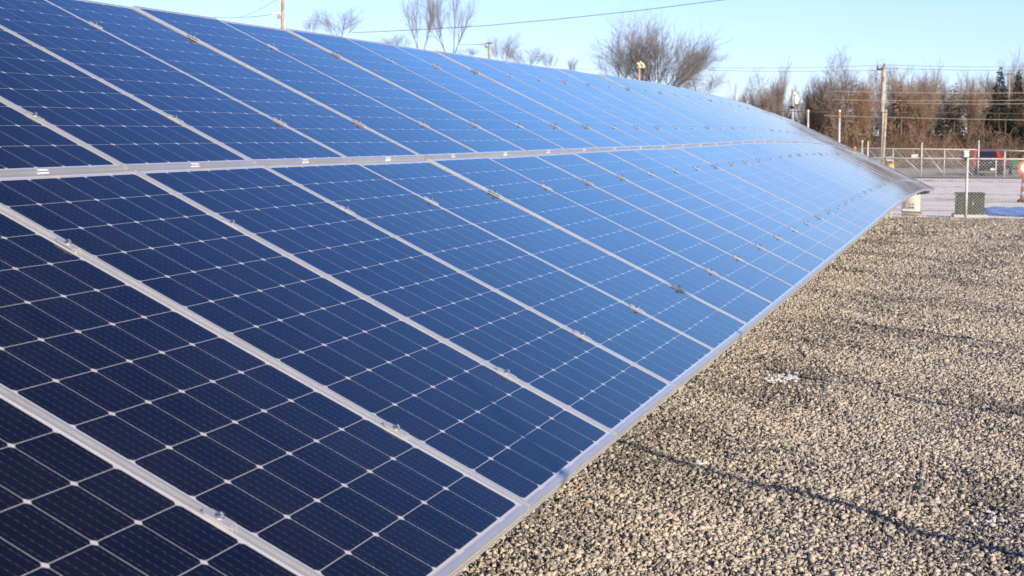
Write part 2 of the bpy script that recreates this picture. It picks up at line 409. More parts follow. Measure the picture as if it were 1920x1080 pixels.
for a in ((lambda y: -1.7, lambda y: 2.7, -.2, 7., .0200, 1), (lambda y: -1.7, lambda y: 2.9, 7., 14., .0235, 2),
          (lambda y: -1.9, lambda y: 3.1, 14., 22., .029, 3), (lambda y: -2.3, lambda y: 3.6, 22., FL[1]+.1, .038, 4)):
    V, F, T = stones(*a); Vs.append(V); Fs.append(F+k); Ts.append(T); k += len(V)
me = fast_mesh('loose_gravel', np.concatenate(Vs), np.concatenate(Fs), M['stone'])
at_ = me.attributes.new('tone', 'FLOAT', 'POINT'); at_.data.foreach_set('value', np.concatenate(Ts).astype(np.float32))
link('loose_gravel', me)['kind'] = 'stuff'
print('stones', k//8)

# ---------------------------------------------------------------- solar panels
TAU = .4479; PW, PL, GAPY = .992, 1.956, .0283
vdir = np.array([-math.cos(TAU), 0, math.sin(TAU)])
BZ = .75
def seam(i): return np.array([0, SY[i+5], SZ[i+5]+BZ])
def axes(i):
    u = seam(i+1)-seam(i); u /= np.linalg.norm(u); n = np.cross(u, vdir); n /= np.linalg.norm(n)
    if n[2] < 0: n = -n
    return u, np.cross(n, u), n
# panel frame (top face z=0, 40 mm deep), local x along the row, local y up the slope
def frame_mb():
    m = MB(); lip, t, dpt, W, L = .0115, .0016, .040, PW, PL
    # lips as four thin bars with a small outer chamfer, then the outer walls
    def bar(x0, y0, x1, y1):
        m.box(((x0+x1)/2, (y0+y1)/2, -t/2), (x1-x0, y1-y0, t))
    bar(0, 0, W, .014); bar(0, L-.014, W, L); bar(0, .014, lip, L-.014); bar(W-lip, .014, W, L-.014)
    def wall(c, s): m.box(c, s)
    wt = .002
    for y, d in ((wt/2, 1), (L-wt/2, -1)):
        m.box((W/2, y, -t-(dpt-t)/2), (W, wt, dpt-t))
        m.box((W/2, y-d*.0012, -.020), (W, .0014, .0035))          # groove ridge along the side
        m.box((W/2, y-d*.0012, -.037), (W, .0014, .004))
    for x, d in ((wt/2, 1), (W-wt/2, -1)):
        m.box((x, L/2, -t-(dpt-t)/2), (wt, L-2*wt, dpt-t))
    for y in (.012, L-.012): m.box((W/2, y, -dpt+.001), (W-.01, .018, .002))
    for x in (.012, W-.012): m.box((x, L/2, -dpt+.001), (.018, L-.05, .002))
    return m
def glass_mb():
    m = MB(); z = -.0022
    m.add([(.003, .003, z), (PW-.003, .003, z), (PW-.003, PL-.003, z), (.003, PL-.003, z)], [(0, 1, 2, 3)])
    m.box((PW/2, PL/2, z-.0035), (PW-.006, PL-.006, .005))
    return m
def sticker_mb(): m = MB(); m.box((.50, -.0006, -.016), (.062, .0012, .019)); m.box((.50, .006, .0003), (.055, .008, .0006)); return m
proto = thing('solar_panel', (0, 0, 0), 'x', 'solar panel')
link('frame', frame_mb().mesh('frame', M['alu']), proto); link('solar_cells', glass_mb().mesh('solar_cells', M['cells']), proto)
st_me = sticker_mb().mesh('sticker', M['white'])
first = True
def place(o, origin, u, v, n, jit=True):
    mt = Matrix(((u[0], v[0], n[0], origin[0]), (u[1], v[1], n[1], origin[1]), (u[2], v[2], n[2], origin[2]), (0, 0, 0, 1)))
    if jit: mt = mt @ Matrix.Rotation(R(random.gauss(0, .10)), 4, 'X') @ Matrix.Rotation(R(random.gauss(0, .07)), 4, 'Y')
    o.matrix_world = mt; o.location = mt.translation; o.rotation_euler = mt.to_euler()
for row in (0, 1):
    i0, cnt = (-3, 0)
    for i in range(-4 if row == 0 else -3, 34):
        u, v, n = axes(i)
        o = proto if first else copy_tree(proto); first = False
        gap = (1.0117-PW)/2
        place(o, seam(i)+u*gap+v*(row*(PL+GAPY)), u, v, n)
        if row == 0:
            cnt = i+4                                             # the panel at i=-3 is the nearest one in view
            if i < -3: lab = 'dark solar panel of the lower row, cut off at the bottom left corner'
            else:
                tone = 'near-black navy' if cnt < 3 else 'deep blue' if cnt < 7 else 'sky-reflecting blue' if cnt < 24 else 'grey, edge-on'
                lab = f'{tone} solar panel, {ordinal(cnt)} in the lower row counted from the camera end'
        else:
            cnt = i+1 if i >= 0 else 0
            if i < 0: lab = f'navy upper-row solar panel at the left edge, {["", "just left of the middle rail joint", "further left and mostly cut off", "nearest the camera and outside"][-i]}'
            else:
                tone = 'mid blue' if cnt < 7 else 'bright blue' if cnt < 20 else 'pale blue' if cnt < 26 else 'grey, edge-on'
                lab = f'{tone} solar panel, {ordinal(cnt)} in the upper row counted after the leftmost rail joint'
            s_ = link('sticker', st_me, o)
        tag(o, lab, 'solar panel', 'solar panels of the '+('lower' if row == 0 else 'upper')+' row')

# clamps that hold two neighbouring frames down
def clamp_mb():
    m = MB(); pts = [(-.020, .034), (-.020, -.036)]
    w_ = .018
    for k in range(9):
        t = math.pi*k/8; pts.append((w_*math.cos(t+math.pi), 0)) if False else None
    poly = [(-w_, -.030), (w_, -.030), (w_, .026)]+[(w_*math.cos(t), .026+.016*math.sin(t)) for t in np.linspace(.2, math.pi-.2, 9)]+[(-w_, .026)]
    m.prism(poly, .001, .0052, (0, 0, 0), ((1, 0, 0), (0, 1, 0), (0, 0, 1)))
    # the folded lower end going down into the gap
    m.box((-.0072, -.0365, -.0045), (.002, .005, .018)); m.box((.0072, -.0365, -.0045), (.002, .005, .018)); m.box((0, -.0365, -.0125), (.0164, .005, .002))
    m.box((0, 0, -.012), (.012, .05, .022))
    return m
def bolt_mb():
    m = MB(); m.tube([(0, .003, .0052), (0, .003, .0072)], .0105, 18)
    m.tube([(0, .003, .0072), (0, .003, .0150), (0, .003, .0165)], [.0078, .0078, .0062], 6)
    m.tube([(0, .003, .0165), (0, .003, .0185)], .0032, 8)
    return m
cp = thing('panel_clamp', (0, 0, 0), 'x', 'clamp')
link('plate', clamp_mb().mesh('plate', M['clamp']), cp); link('bolt', bolt_mb().mesh('bolt', M['bolt']), cp)
first = True
VC = (.4165, 1.5277, 2.3941, 3.5073)
wh = ('lower clamp of the lower row', 'upper clamp of the lower row', 'lower clamp of the upper row', 'upper clamp of the upper row')
for ci, vv in enumerate(VC):
    for i in range(-3 if ci < 2 else -2, 34):
        if ci == 3 and i < 2 or ci == 2 and i < -1: continue
        u, v, n = axes(i); u0, v0, n0 = axes(i-1); u = (u+u0)/2; u /= np.linalg.norm(u); n = np.cross(u, v); n = n if n[2] > 0 else -n
        o = cp if first else copy_tree(cp); first = False
        place(o, seam(i)+v*vv+n*.0, u, v, n, False)
        if ci < 2: lab = f'silver bolted {wh[ci]}, on the {ordinal(i+4)} seam from the camera end'
        else: lab = f'silver bolted {wh[ci]}, on the {ordinal(max(i, -1)+2)} upper seam from the left'
        tag(o, lab, 'clamp', 'bolted clamps on the panel seams')

# rails under the panels, posts and beams
for q, vv in enumerate(VC):
    m = MB(); pts = []
    for i in range(-5, 35):
        ii = min(i, 33); u, v, n = axes(ii); pts.append(seam(i)+v*vv-n*.068)
    for a, b_ in zip(pts[:-1], pts[1:]):
        d = b_-a; l = np.linalg.norm(d); d /= l; m.box((a+b_)/2, (l+.002, .041, .052), np.array([d, vdir, np.cross(d, vdir)]))
    single('support_rail', m, M['galv'], pts[0], ('galvanised rail under the lower edge of the lower panel row', 'galvanised rail under the upper half of the lower panel row', 'galvanised rail under the lower half of the upper panel row', 'galvanised rail under the top edge of the upper panel row')[q], 'rail', 'rails under the panels')
for c_, i in enumerate(range(-4, 35, 2)):
    u, v, n = axes(min(i, 33)); b0 = seam(i)
    f0 = b0+v*1.08-n*.20; r0 = b0+v*3.2-n*.20
    T = thing('panel_rack', onground(f0), f'galvanised two-legged rack under the panels, {ordinal(c_+1)} from the near end', 'rack', 'racks under the panels')
    for p in (f0, r0):
        m = MB(); g = onground(p, -.3); h = p[2]-g[2]; m.box((p[0], p[1], g[2]+h/2), (.06, .045, h), bev=.004); part('leg', m, M['galvp'], T)
    m = MB(); m.box(b0+v*1.95-n*.145, (.05, 3.7, .09), np.array([u, v, n])); part('beam', m, M['galv'], T)
    m = MB(); m.tube([onground(r0, .3), (b0+v*1.6-n*.19)], .02, 6); part('brace', m, M['galv'], T)

# ---------------------------------------------------------------- fence posts at the camera's right, whose shadows cross the gravel
for k, (y, hp) in enumerate(((-3.2, 2.6), (.15, 2.6), (3.45, 1.6), (6.75, 1.5))):
    T = thing('steel_post', (3.0, y, 0), f'galvanised steel fence post out of frame to the right, {ordinal(k+1)} along the gravel yard', 'post', 'posts along the right of the yard')
    m = MB(); m.tube([(3.0, y, -.3), (3.0, y, hp)], .023, 12); part('pipe', m, M['galvp'], T, True)
    m = MB(); m.ball((3.0, y, hp+.01), .031); part('cap', m, M['galvp'], T, True)

# ---------------------------------------------------------------- near chain-link fence
NP = lambda s: np.array([FL[0]+FD[0]*s, FL[1]+FD[1]*s, gz(FL[1]+FD[1]*s)])
DFE = depth(FL); 
def s_at(px):     # distance along the fence for a photo column
    best = min(np.linspace(-4, 12, 1601), key=lambda s: abs(960+FPX*np.dot(NP(s)-EYE, _r)/np.dot(NP(s)-EYE, _f)-px)); return best
sp_ = s_at(1811); topz = at(1811, 297.5, depth(NP(sp_)))[2]; HF = topz-NP(sp_)[2]
T = thing('chain_link_fence', NP(sp_), 'near chain-link fence with one pale steel post in front of the green cabinet', 'fence')
s0, s1 = s_at(1600)-2.0, s_at(1920)+5
m = MB(); m.tube([NP(s0)+(0, 0, HF), NP((s0+s1)/2)+(0, 0, HF), NP(s1)+(0, 0, HF)], .024, 8); part('top_rail', m, M['galvp'], T, True)
m = MB(); m.tube([NP(s0)+(0, 0, .05), NP((s0+s1)/2)+(0, 0, .05), NP(s1)+(0, 0, .05)], .004, 4); part('bottom_wire', m, M['galv'], T)
for s in (sp_-3.05, sp_, sp_+3.05, sp_+6.1):
    if s0 < s < s1: m = MB(); m.tube([NP(s)-(0, 0, .2), NP(s)+(0, 0, HF+.02)], .034, 10); part('post', m, M['galvp'], T, True)
def mesh_wires(P, s0, s1, H, pitch, r):
    m = MB(); n = int((s1-s0+H)/pitch)
    for k in range(n):
        for sg in (1, -1):
            a = s0-H+k*pitch; pa, pb = (a, 0.04), (a+H, H)
            lo = max(s0, pa[0]); hi = min(s1, pb[0])
            if hi <= lo: continue
            za = .04+(lo-a)*(H-.04)/H; zb = .04+(hi-a)*(H-.04)/H
            if sg < 0: za, zb = H+.04-za, H+.04-zb
            m.tube([P(lo)+(0, .0025*sg, za), P(hi)+(0, .0025*sg, zb)], r, 3, False)
    return m
o = part('wire_mesh', mesh_wires(NP, s0, s1, HF, .088, .0042), M['galvp'], T)
# white device on the post top
p = NP(sp_)+np.array([-.03, -.06, HF]); T = thing('junction_box', p, 'small white capped box fixed on top of the near fence post', 'box')
m = MB(); m.box(p+(0, 0, .10), (.13, .11, .13), bev=.02); part('housing', m, M['white'], T)
m = MB(); m.box(p+(0, 0, .19), (.145, .125, .04), bev=.015); part('lid', m, M['white'], T)
m = MB(); m.tube([p+(0, 0, -.05), p+(0, 0, .04)], .02, 8); part('bracket', m, M['dark'], T)

# ---------------------------------------------------------------- far fence with gates
GL = gp(1626, 327.5); GR = gp(1835, 331); gd = (GR-GL)[:2]; gd /= np.linalg.norm(gd)
GP = lambda s: np.array([GL[0]+gd[0]*s, GL[1]+gd[1]*s, gz(GL[1]+gd[1]*s)])
def g_at(px): return min(np.linspace(-60, 60, 2401), key=lambda s: abs(960+FPX*np.dot(GP(s)-EYE, _r)/np.dot(GP(s)-EYE, _f)-px))
def hz(s, py): p = GP(s); return at(960, py, depth(p))[2]-p[2]
T = thing('gate_fence', GP(g_at(1727)), 'far galvanised fence with diagonally braced gate leaves before the bare trees', 'fence')
tops = {1626: 264, 1673: 278, 1727: 267.5, 1769.5: 280, 1833: 263}
allp = sorted(tops)
for px in allp+[1560, 1590]:
    s = g_at(px); h = hz(s, tops.get(px, 279)); m = MB(); m.tube([GP(s)-(0, 0, .1), GP(s)+(0, 0, h)], .055 if tops.get(px, 279) < 270 else .04, 8); part('post', m, M['galvp'], T, True)
sA, sB = g_at(1560), g_at(1833)
m = MB(); m.tube([GP(sA)+(0, 0, hz(sA, 279)), GP(g_at(1627))+(0, 0, hz(g_at(1627), 278)), GP(sB)+(0, 0, hz(sB, 280.5))], .034, 8); part('top_rail', m, M['galvp'], T, True)
for a, b_, ya in ((1629, 1668, 281), (1676, 1728, 280.5), (1731, 1770, 281.5), (1773, 1822, 282.5)):
    sa, sb = g_at(a), g_at(b_); m = MB(); m.tube([GP(sa)+(0, 0, hz(sa, ya)), GP(sb)+(0, 0, .12)], .032, 6); part('diagonal_brace', m, M['galvp'], T, True)
for k, (za, rr) in enumerate(((.28, .012), (.46, .012), (.62, .012))):
    m = MB(); hh = hz(g_at(1700), 278)
    m.tube([GP(sA)+(0, 0, hh+za-.05), GP(sB)+(0, 0, hh+za-.02)], .006, 3); part('barbed_wire', m, M['wire'], T)
hG = hz(g_at(1727), 280)
part('wire_mesh', mesh_wires(GP, sA, sB, hG, .14, .005), M['galvp'], T)
# right-hand gate leaf, nearer and heavier
Q0 = gp(1833, 331.5); Q1 = gp(1990, 334)
qd = (Q1-Q0)[:2]; ql = np.linalg.norm(qd); qd /= ql
QP = lambda s: np.array([Q0[0]+qd[0]*s, Q0[1]+qd[1]*s, gz(Q0[1]+qd[1]*s)])
def q_at(px): return min(np.linspace(-10, 30, 1601), key=lambda s: abs(960+FPX*np.dot(QP(s)-EYE, _r)/np.dot(QP(s)-EYE, _f)-px))
def qz(s, py): p = QP(s); return at(960, py, depth(p))[2]-p[2]
T = thing('drive_gate', QP(q_at(1860)), 'wide steel drive gate in front of the red pickup at the right edge', 'gate')
m = MB(); m.tube([QP(q_at(1835))+(0, 0, qz(0, 280)), QP(q_at(1975))+(0, 0, qz(q_at(1975), 285.5))], .055, 8); part('top_rail', m, M['galvp'], T, True)
for a in (1867, 1882.5, 1946):
    s = q_at(a); t0 = 300 if a == 1867 else 281; m = MB(); m.tube([QP(s), QP(s)+(0, 0, qz(s, t0))], .05, 8); part('upright', m, M['galvp'], T, True)
for py in (304, 309.5, 328):
    a = q_at(1869); b_ = q_at(1975); m = MB(); m.tube([QP(a)+(0, 0, qz(a, py)), QP(b_)+(0, 0, qz(b_, py+.7))], .035, 6); part('cross_rail', m, M['galvp'], T, True)
# two signs on the far fence
M['sign_g'] = mat('grey_sign', (.52, .47, .43), .7, 0, .06, 3); M['sign_b'] = mat('beige_sign', (.66, .58, .42), .7, 0, .06, 3)
for px, py, ww, hh, mm, lab in ((1668, 298, 13, 8.5, 'sign_g', 'plain grey sign panel hung on the far fence beside the tall pole'), (1715.5, 294, 13, 9, 'sign_b', 'plain beige sign panel with a pale border hung on the far fence')):
    s = g_at(px); D = depth(GP(s)); c = at(px, py, D-.15); k_ = D/FPX
    T = thing('fence_sign', c, lab, 'sign'); m = MB(); m.box(c, (ww*k_, .02, hh*k_), bev=.005); part('plate', m, M[mm], T)
    m = MB()
    for zz in (-1, 1): m.box(c+(0, -.014, zz*hh*k_*.4), (ww*k_*.94, .008, .035))
    part('border', m, M['white'] if mm == 'sign_b' else M['galvp'], T)

# ---------------------------------------------------------------- things by the fence
M['cab'] = mat('green_cabinet_paint', (.030, .044, .024), .5, 0, .12, 4); M['conc'] = mat('pale_concrete', (.5, .47, .43), .9, 0, .1, 5, .004)
c0 = gp(1792, 406.5); c1 = gp(1844, 408.5); base = gp(1817, 407.5)
k_ = depth(base)/FPX; Wc = 50*k_; Hc = 41*k_; 
ca, sa = math.cos(.10), math.sin(.10); AX = np.array([[ca, sa, 0], [-sa, ca, 0], [0, 0, 1]])
bc = base+np.array([0, .35, 0]); zb = gz(bc[1])
T = thing('utility_cabinet', (bc[0], bc[1], zb), 'dark green metal utility cabinet standing behind the near fence post', 'cabinet')
m = MB(); m.box((bc[0], bc[1], zb+.04), (Wc+.16, .85, .10), AX, .01); part('concrete_pad', m, M['conc'], T)
m = MB(); m.box((bc[0], bc[1], zb+.09+Hc*.46), (Wc, .65, Hc*.92), AX, .012); b1 = part('housing', m, M['cab'], T)
m = MB(); m.box((bc[0], bc[1]-.005, zb+.09+Hc*.95), (Wc+.05, .72, Hc*.075), AX, .015); part('lid', m, M['cab'], T)
m = MB()
for q in (-.02, ): m.box((bc[0]+.02, bc[1]-.332, zb+.09+Hc*.45), (.012, .012, Hc*.8), AX)
part('door_seam', m, M['dark'], T)
m = MB(); m.box((bc[0]+.09, bc[1]-.335, zb+.09+Hc*.5), (.03, .03, .09), AX, .005); part('handle', m, M['galv'], T)
# thin rippled blue sheet over the snow right of the cabinet
M['blue_sheet'] = mat('blue_sheeting', (.15, .34, .80), .55, 0, .12, 2, .01, 6)
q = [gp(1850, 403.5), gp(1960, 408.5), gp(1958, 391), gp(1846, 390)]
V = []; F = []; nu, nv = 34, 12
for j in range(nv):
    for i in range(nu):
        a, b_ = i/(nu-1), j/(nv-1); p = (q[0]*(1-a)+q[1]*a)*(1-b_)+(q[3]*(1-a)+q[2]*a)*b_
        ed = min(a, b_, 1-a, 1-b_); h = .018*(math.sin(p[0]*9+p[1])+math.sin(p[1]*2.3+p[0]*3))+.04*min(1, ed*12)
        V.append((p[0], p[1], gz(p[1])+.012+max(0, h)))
for j in range(nv-1):
    for i in range(nu-1): a = j*nu+i; F.append((a, a+1, a+nu+1, a+nu))
V = np.array(V); o = link('sheeting', fast_mesh('sheeting', V-V[0], F, M['blue_sheet'], True), None, [float(t) for t in V[0]])
tag(o, 'blue sheeting spread over the snow right of the green cabinet', 'sheeting')
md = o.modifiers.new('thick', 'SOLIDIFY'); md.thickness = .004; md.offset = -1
# cream tank behind the end of the panels
M['cream'] = mat('cream_plastic', (.56, .52, .43), .5, 0, .08, 3); M['red'] = mat('faded_red', (.62, .16, .14), .6); M['navy'] = mat('navy_print', (.10, .13, .30), .6)
tb = gp(1706, 403); k_ = depth(tb)/FPX; rt = 17.5*k_; ht = 41*k_; tb = tb+np.array([0, .6, 0]); tz = gz(tb[1])+.02
T = thing('storage_tank', (tb[0], tb[1], tz), 'cream plastic tank with a small red and blue emblem behind the panel ends', 'tank')
m = MB(); m.tube([(tb[0], tb[1], tz+h*ht) for h in (0, .02, .55, .57, .60, .86, .95, 1.0)], [rt*q_ for q_ in (.94, .98, .98, 1.02, .99, .99, .9, .55)], 28); part('body', m, M['cream'], T, False)
m = MB(); m.tube([(tb[0]+.05, tb[1], tz+ht), (tb[0]+.05, tb[1], tz+ht*1.03)], rt*.3, 16); part('cap', m, M['dark'], T)
m = MB(); m.box((tb[0]+.03, tb[1]-rt*.985, tz+ht*.47), (.15, .02, .05)); part('emblem', m, M['red'], T)
m = MB()
for dx in (-.045, .045): m.tube([(tb[0]+.03+dx, tb[1]-rt*.97, tz+ht*.33), (tb[0]+.03+dx, tb[1]-rt*.97-.02, tz+ht*.33)], .035, 12)
m.box((tb[0]+.03, tb[1]-rt*.985, tz+ht*.22), (.09, .02, .025)); part('emblem', m, M['navy'], T)
# white boards lying in a stack in front of the tank
tb2 = gp(1712, 407); k_ = depth(tb2)/FPX; M['board'] = mat('pale_board', (.66, .65, .64), .7, 0, .08, 6); M['rust'] = mat('rusty_brown', (.28, .14, .07), .9, 0, .3, 8)
for k, (dx, ww, dz, mm, lab) in enumerate(((0, 42, 0., 'board', 'bottom pale board of the small stack before the cream tank'), (-3, 36, .09, 'rust', 'middle rusty brown board of the stack before the cream tank'), (-7, 28, .17, 'board', 'top white board of the small stack before the cream tank'))):
    p = (tb2[0]+dx*k_, tb2[1]+.1, gz(tb2[1])+dz+.03); m = MB(); m.box(p, (ww*k_, .5, .045), np.array([[math.cos(.05*k), math.sin(.05*k), 0], [-math.sin(.05*k), math.cos(.05*k), 0], [0, 0, 1]]), .006)
    single('board', m, M[mm], p, lab, 'board', 'boards stacked by the tank')
# traffic channeliser at the right edge
M['orange'] = mat('safety_orange', (.80, .17, .045), .5, 0, .06, 4); M['refl'] = mat('reflective_white', (.75, .74, .70), .45)
cb = gp(1921, 379); D = depth(cb); k_ = D/FPX
T = thing('traffic_channelizer', cb, 'orange and white traffic channelizer with round warning disc at the right edge', 'traffic marker')
m = MB(); m.box(cb+(0, 0, .05), (26*k_, .45, .1), bev=.03); part('base', m, M['dark'], T)
for k in range(5):
    z0 = .1+k*7.6*k_; m = MB(); m.tube([cb+(0, 0, z0), cb+(0, 0, z0+7.5*k_)], [(9-k*.6)*k_, (8.4-k*.6)*k_], 16); part('band', m, M['orange'] if k % 2 == 0 else M['refl'], T, True)
zc = 64*k_; m = MB(); m.tube([cb+(0, -.02, zc), cb+(0, .03, zc)], 14*k_, 24); part('disc', m, M['orange'], T)
m = MB(); m.tube([cb+(0, -.035, zc), cb+(0, -.021, zc)], 9.5*k_, 24); part('disc_face', m, M['refl'], T)
m = MB(); m.ball(cb+(-.03, -.05, 47*k_), 7*k_); part('lamp', m, M['orange'], T, True)
# yellow box beside the tall pole
M['yellow'] = mat('yellow_paint', (.78, .50, .06), .5, 0, .08, 4)
yb = at(1671.5, 312, 96); k_ = 96/FPX; yg = onground(yb)
T = thing('yellow_cabinet', yg, 'small bright yellow box on a post showing past the grey panel edge', 'box')
m = MB(); m.box((yb[0], yb[1], yb[2]), (9*k_, .3, 8*k_), bev=.03); part('housing', m, M['yellow'], T)
m = MB(); m.box((yb[0]-.02, yb[1]-.02, yb[2]+4.4*k_), (10*k_, .36, 1.2*k_), bev=.01); part('lid', m, M['yellow'], T)
m = MB(); m.tube([yg, (yb[0], yb[1], yb[2]-3.5*k_)], .05, 8); part('post', m, M['galvp'], T)

# ---------------------------------------------------------------- pickup truck seen from the rear
def truck():
    M['redp'] = mat('red_paint', (.42, .035, .03), .3, 0, .05, 2); M['blackp'] = mat('charcoal_paint', (.018, .018, .024), .35); M['tyre'] = mat('tyre', (.02, .02, .02), .9)
    M['glass'] = mat('tinted_glass', (.02, .03, .05), .08, 0, 0, spec=.8); M['chrome'] = mat('chrome', (.6, .6, .6), .2, .9); M['tail'] = mat('tail_lens', (.55, .02, .02), .25)
    b = gp(1853, 329.8); D = depth(b); W = 59*D/FPX; H = 50*D/FPX
    th = math.atan2(-(b[0]-EYE[0]), b[1]-EYE[1])+.06
    X = np.array([math.cos(th), math.sin(th), 0]); Y = np.array([-math.sin(th), math.cos(th), 0]); AX = np.array([X, Y, (0, 0, 1)])
    g = gz(b[1]); T = thing('pickup_truck', (b[0], b[1], g), 'red and dark pickup truck parked tail-on behind the drive gate', 'pickup truck')
    P = lambda x, y, z: np.array([b[0], b[1], g])+X*x+Y*y+np.array([0, 0, z])
    w_ = W/2
    m = MB(); m.box(P(0, 1.0, .78), (W*.94, 2.0, .62), AX, .06); m.box(P(0, 3.6, .80), (W*.95, 3.4, .60), AX, .1); part('body', m, M['blackp'], T)
    m = MB(); m.hull([P(s*w_*.90, y, 1.08) for s in (-1, 1) for y in (2.0, 4.4)]+[P(s*w_*.74, y, H-.03) for s in (-1, 1) for y in (2.25, 3.7)]+[P(s*w_*.68, y, H) for s in (-1, 1) for y in (2.4, 3.6)]); cabn = part('cab', m, M['redp'], T)
    m = MB(); m.hull([P(s*w_*.66, 2.0+.02, 1.24) for s in (-1, 1)]+[P(s*w_*.56, 2.17, H-.17) for s in (-1, 1)]+[P(s*w_*.66, 2.06, 1.24) for s in (-1, 1)]+[P(s*w_*.56, 2.3, H-.17) for s in (-1, 1)]); part('rear_window', m, M['glass'], cabn)
    m = MB(); m.box(P(0, -.02, .80), (W*.72, .06, .46), AX, .02); tg = part('tailgate', m, M['blackp'], T)
    m = MB(); m.box(P(.05*W, -.055, .93), (.16, .02, .07), AX); part('handle', m, M['chrome'], tg)
    m = MB(); m.box(P(.12*W, -.2, .47), (.31, .02, .15), AX, .004); part('number_plate', m, M['refl'], T)
    m = MB(); m.box(P(0, -.12, .46), (W*.96, .16, .2), AX, .03); part('bumper', m, M['blackp'], T)
    for s in (-1, 1):
        m = MB(); m.box(P(s*w_*.84, -.01, .88), (.17, .08, .36), AX, .02); part('tail_light', m, M['tail'], T)
        m = MB(); m.box(P(s*w_*.96, .9, 1.10), (.10, 1.95, .10), AX, .02); part('bed_rail', m, M['redp'], T)
        m = MB(); m.box(P(s*(w_+.10), 3.7, 1.22), (.2, .1, .22), AX, .03); part('mirror', m, M['redp'], T)
        for y in (.85, 4.4):
            m = MB(); c = P(s*w_*.80, y, .37); m.tube([c-X*.13, c-X*.11, c+X*.11, c+X*.13], [.33, .37, .37, .33], 24); wl = part('wheel', m, M['tyre'], T)
            m = MB(); m.tube([c+X*s*.12, c+X*s*.14], .2, 16); part('rim', m, M['chrome'], wl)
truck()
# small green garden tractor to the right of the truck
M['green'] = mat('green_machine_paint', (.03, .22, .07), .4)
tb = at(1906, 299, 112); tg = onground(tb); kk = 112/FPX
T = thing('garden_tractor', tg, 'small green tractor with dark seat beyond the gate at the right', 'tractor')
m = MB(); m.box((tg[0]-.15, tg[1], tb[2]-.02), (14*kk, .9, 7*kk), bev=.09); m.box((tg[0], tg[1], tb[2]-.45), (20*kk, 1.1, 14*kk), bev=.12); part('body', m, M['green'], T)
m = MB(); m.box((tg[0]+.25, tg[1], tb[2]+.22), (7*kk, .5, 8*kk), bev=.08); part('seat', m, M['dark'], T)
for dx in (-.42, .42):
    m = MB(); m.tube([(tg[0]+dx-.1, tg[1]-.5, tg[2]+.36), (tg[0]+dx+.1, tg[1]-.5, tg[2]+.36)], .36, 18); part('wheel', m, M['dark'], T)
# ---------------------------------------------------------------- poles
def pole(px, ytop, D, wpx, m, label, name='utility_pole', pxb=None, group=None, cut=None):
    t = at(px, ytop, D); g = onground(t); 
    if pxb is not None: b2 = at(pxb, 300, D); g = onground(b2)
    T = thing(name, g, label, 'pole', group); k_ = D/FPX
    mb = MB(); mb.tube([g, g*.5+t*.5, t], [wpx*k_*.62, wpx*k_*.55, wpx*k_*.45], 12); part('shaft', mb, M[m], T, True)
    return T, t, k_
T, t, k_ = pole(1657.5, 124, 125, 8.2, 'pole_b', 'tall weathered utility pole with a small crossarm, before the woods', pxb=1650)
m = MB(); c = at(1650, 150, 125); m.box(c+(0, -.2, 0), (17*k_, .1, 2.4*k_), bev=.01); cr = part('crossarm', m, M['pole_b'], T)
m = MB()
for dx in (-7, 6): m.tube([c+(dx*k_, -.2, .03), c+(dx*k_, -.2, .22)], [.06, .035], 8)
part('insulator', m, M['dark'], cr)
m = MB(); e = at(1649, 130, 125); m.box(e+(0, -.05, 0), (9*k_, .07, .12)); m.tube([e+(-3*k_, -.05, 0), e+(-3.4*k_, -.05, .28)], .05, 8); m.tube([t, t+(0, 0, .2)], .05, 8); part('bracket', m, M['dark'], T)
m = MB(); e = at(1665, 201, 125)
T2, t2, _ = pole(1661.5, 205, 124.4, 5, 'pole_b', 'shorter pale pole strapped against the tall utility pole', pxb=1655)
T, t, k_ = pole(1486.5, 169, 120, 5.2, 'pole_b', 'utility pole with white transformer gear above the panel ridge', pxb=1485)
m = MB(); c = at(1492, 188, 120); m.tube([c-(0, 0, .3), c-(0, 0, .27), c+(0, 0, .27), c+(0, 0, .3)], [.1, .19, .19, .1], 14); part('transformer', m, M['white'], T, True)
m = MB(); 
for dx, dy in ((3, -9), (6, -4), (8, 2)): e = at(1487+dx, 186+dy, 120); m.tube([e, e+(0, 0, .22)], [.09, .05], 8)
part('insulator', m, M['white'], T)
m = MB(); c = at(1486, 201.5, 120); m.tube([c-(0, 0, .1), c+(0, 0, .1)], .16, 12); part('collar', m, M['dark'], T)
M['rustcap'] = mat('rusty_steel', (.42, .20, .08), .8, 0, .3, 2)
for px, y, lab in ((1515.5, 208, 'plain pale steel pipe post between the transformer pole and the rusty post'), (1574.5, 208, 'steel pipe post with rusty orange top and white cap')):
    T, t, k_ = pole(px, y, 90, 3.6, 'galvp', lab, 'pipe_post', pxb=px-2)
    m = MB(); m.ball(t, .075); part('cap', m, M['white'], T, True)
    if px > 1550: m = MB(); m.tube([t-(0, 0, .05), at(1574, 221, 90)], .0605, 12); part('rusty_sleeve', m, M['rustcap'], T, True)
T, t, k_ = pole(1602.5, 278, 85, 4, 'pole_a', 'short orange-tipped stub post peeking over the grey panel edge', 'marker_post')
m = MB(); m.ball(t+(0, 0, .02), .09); part('cap', m, M['orange'], T, True)
T, t, k_ = pole(1616.5, 265, 84, 4, 'pole_c', 'dark-sided corner post where the far fence meets the panels', 'corner_post')
m = MB(); m.ball(t, .08); part('cap', m, M['galv'], T, True)
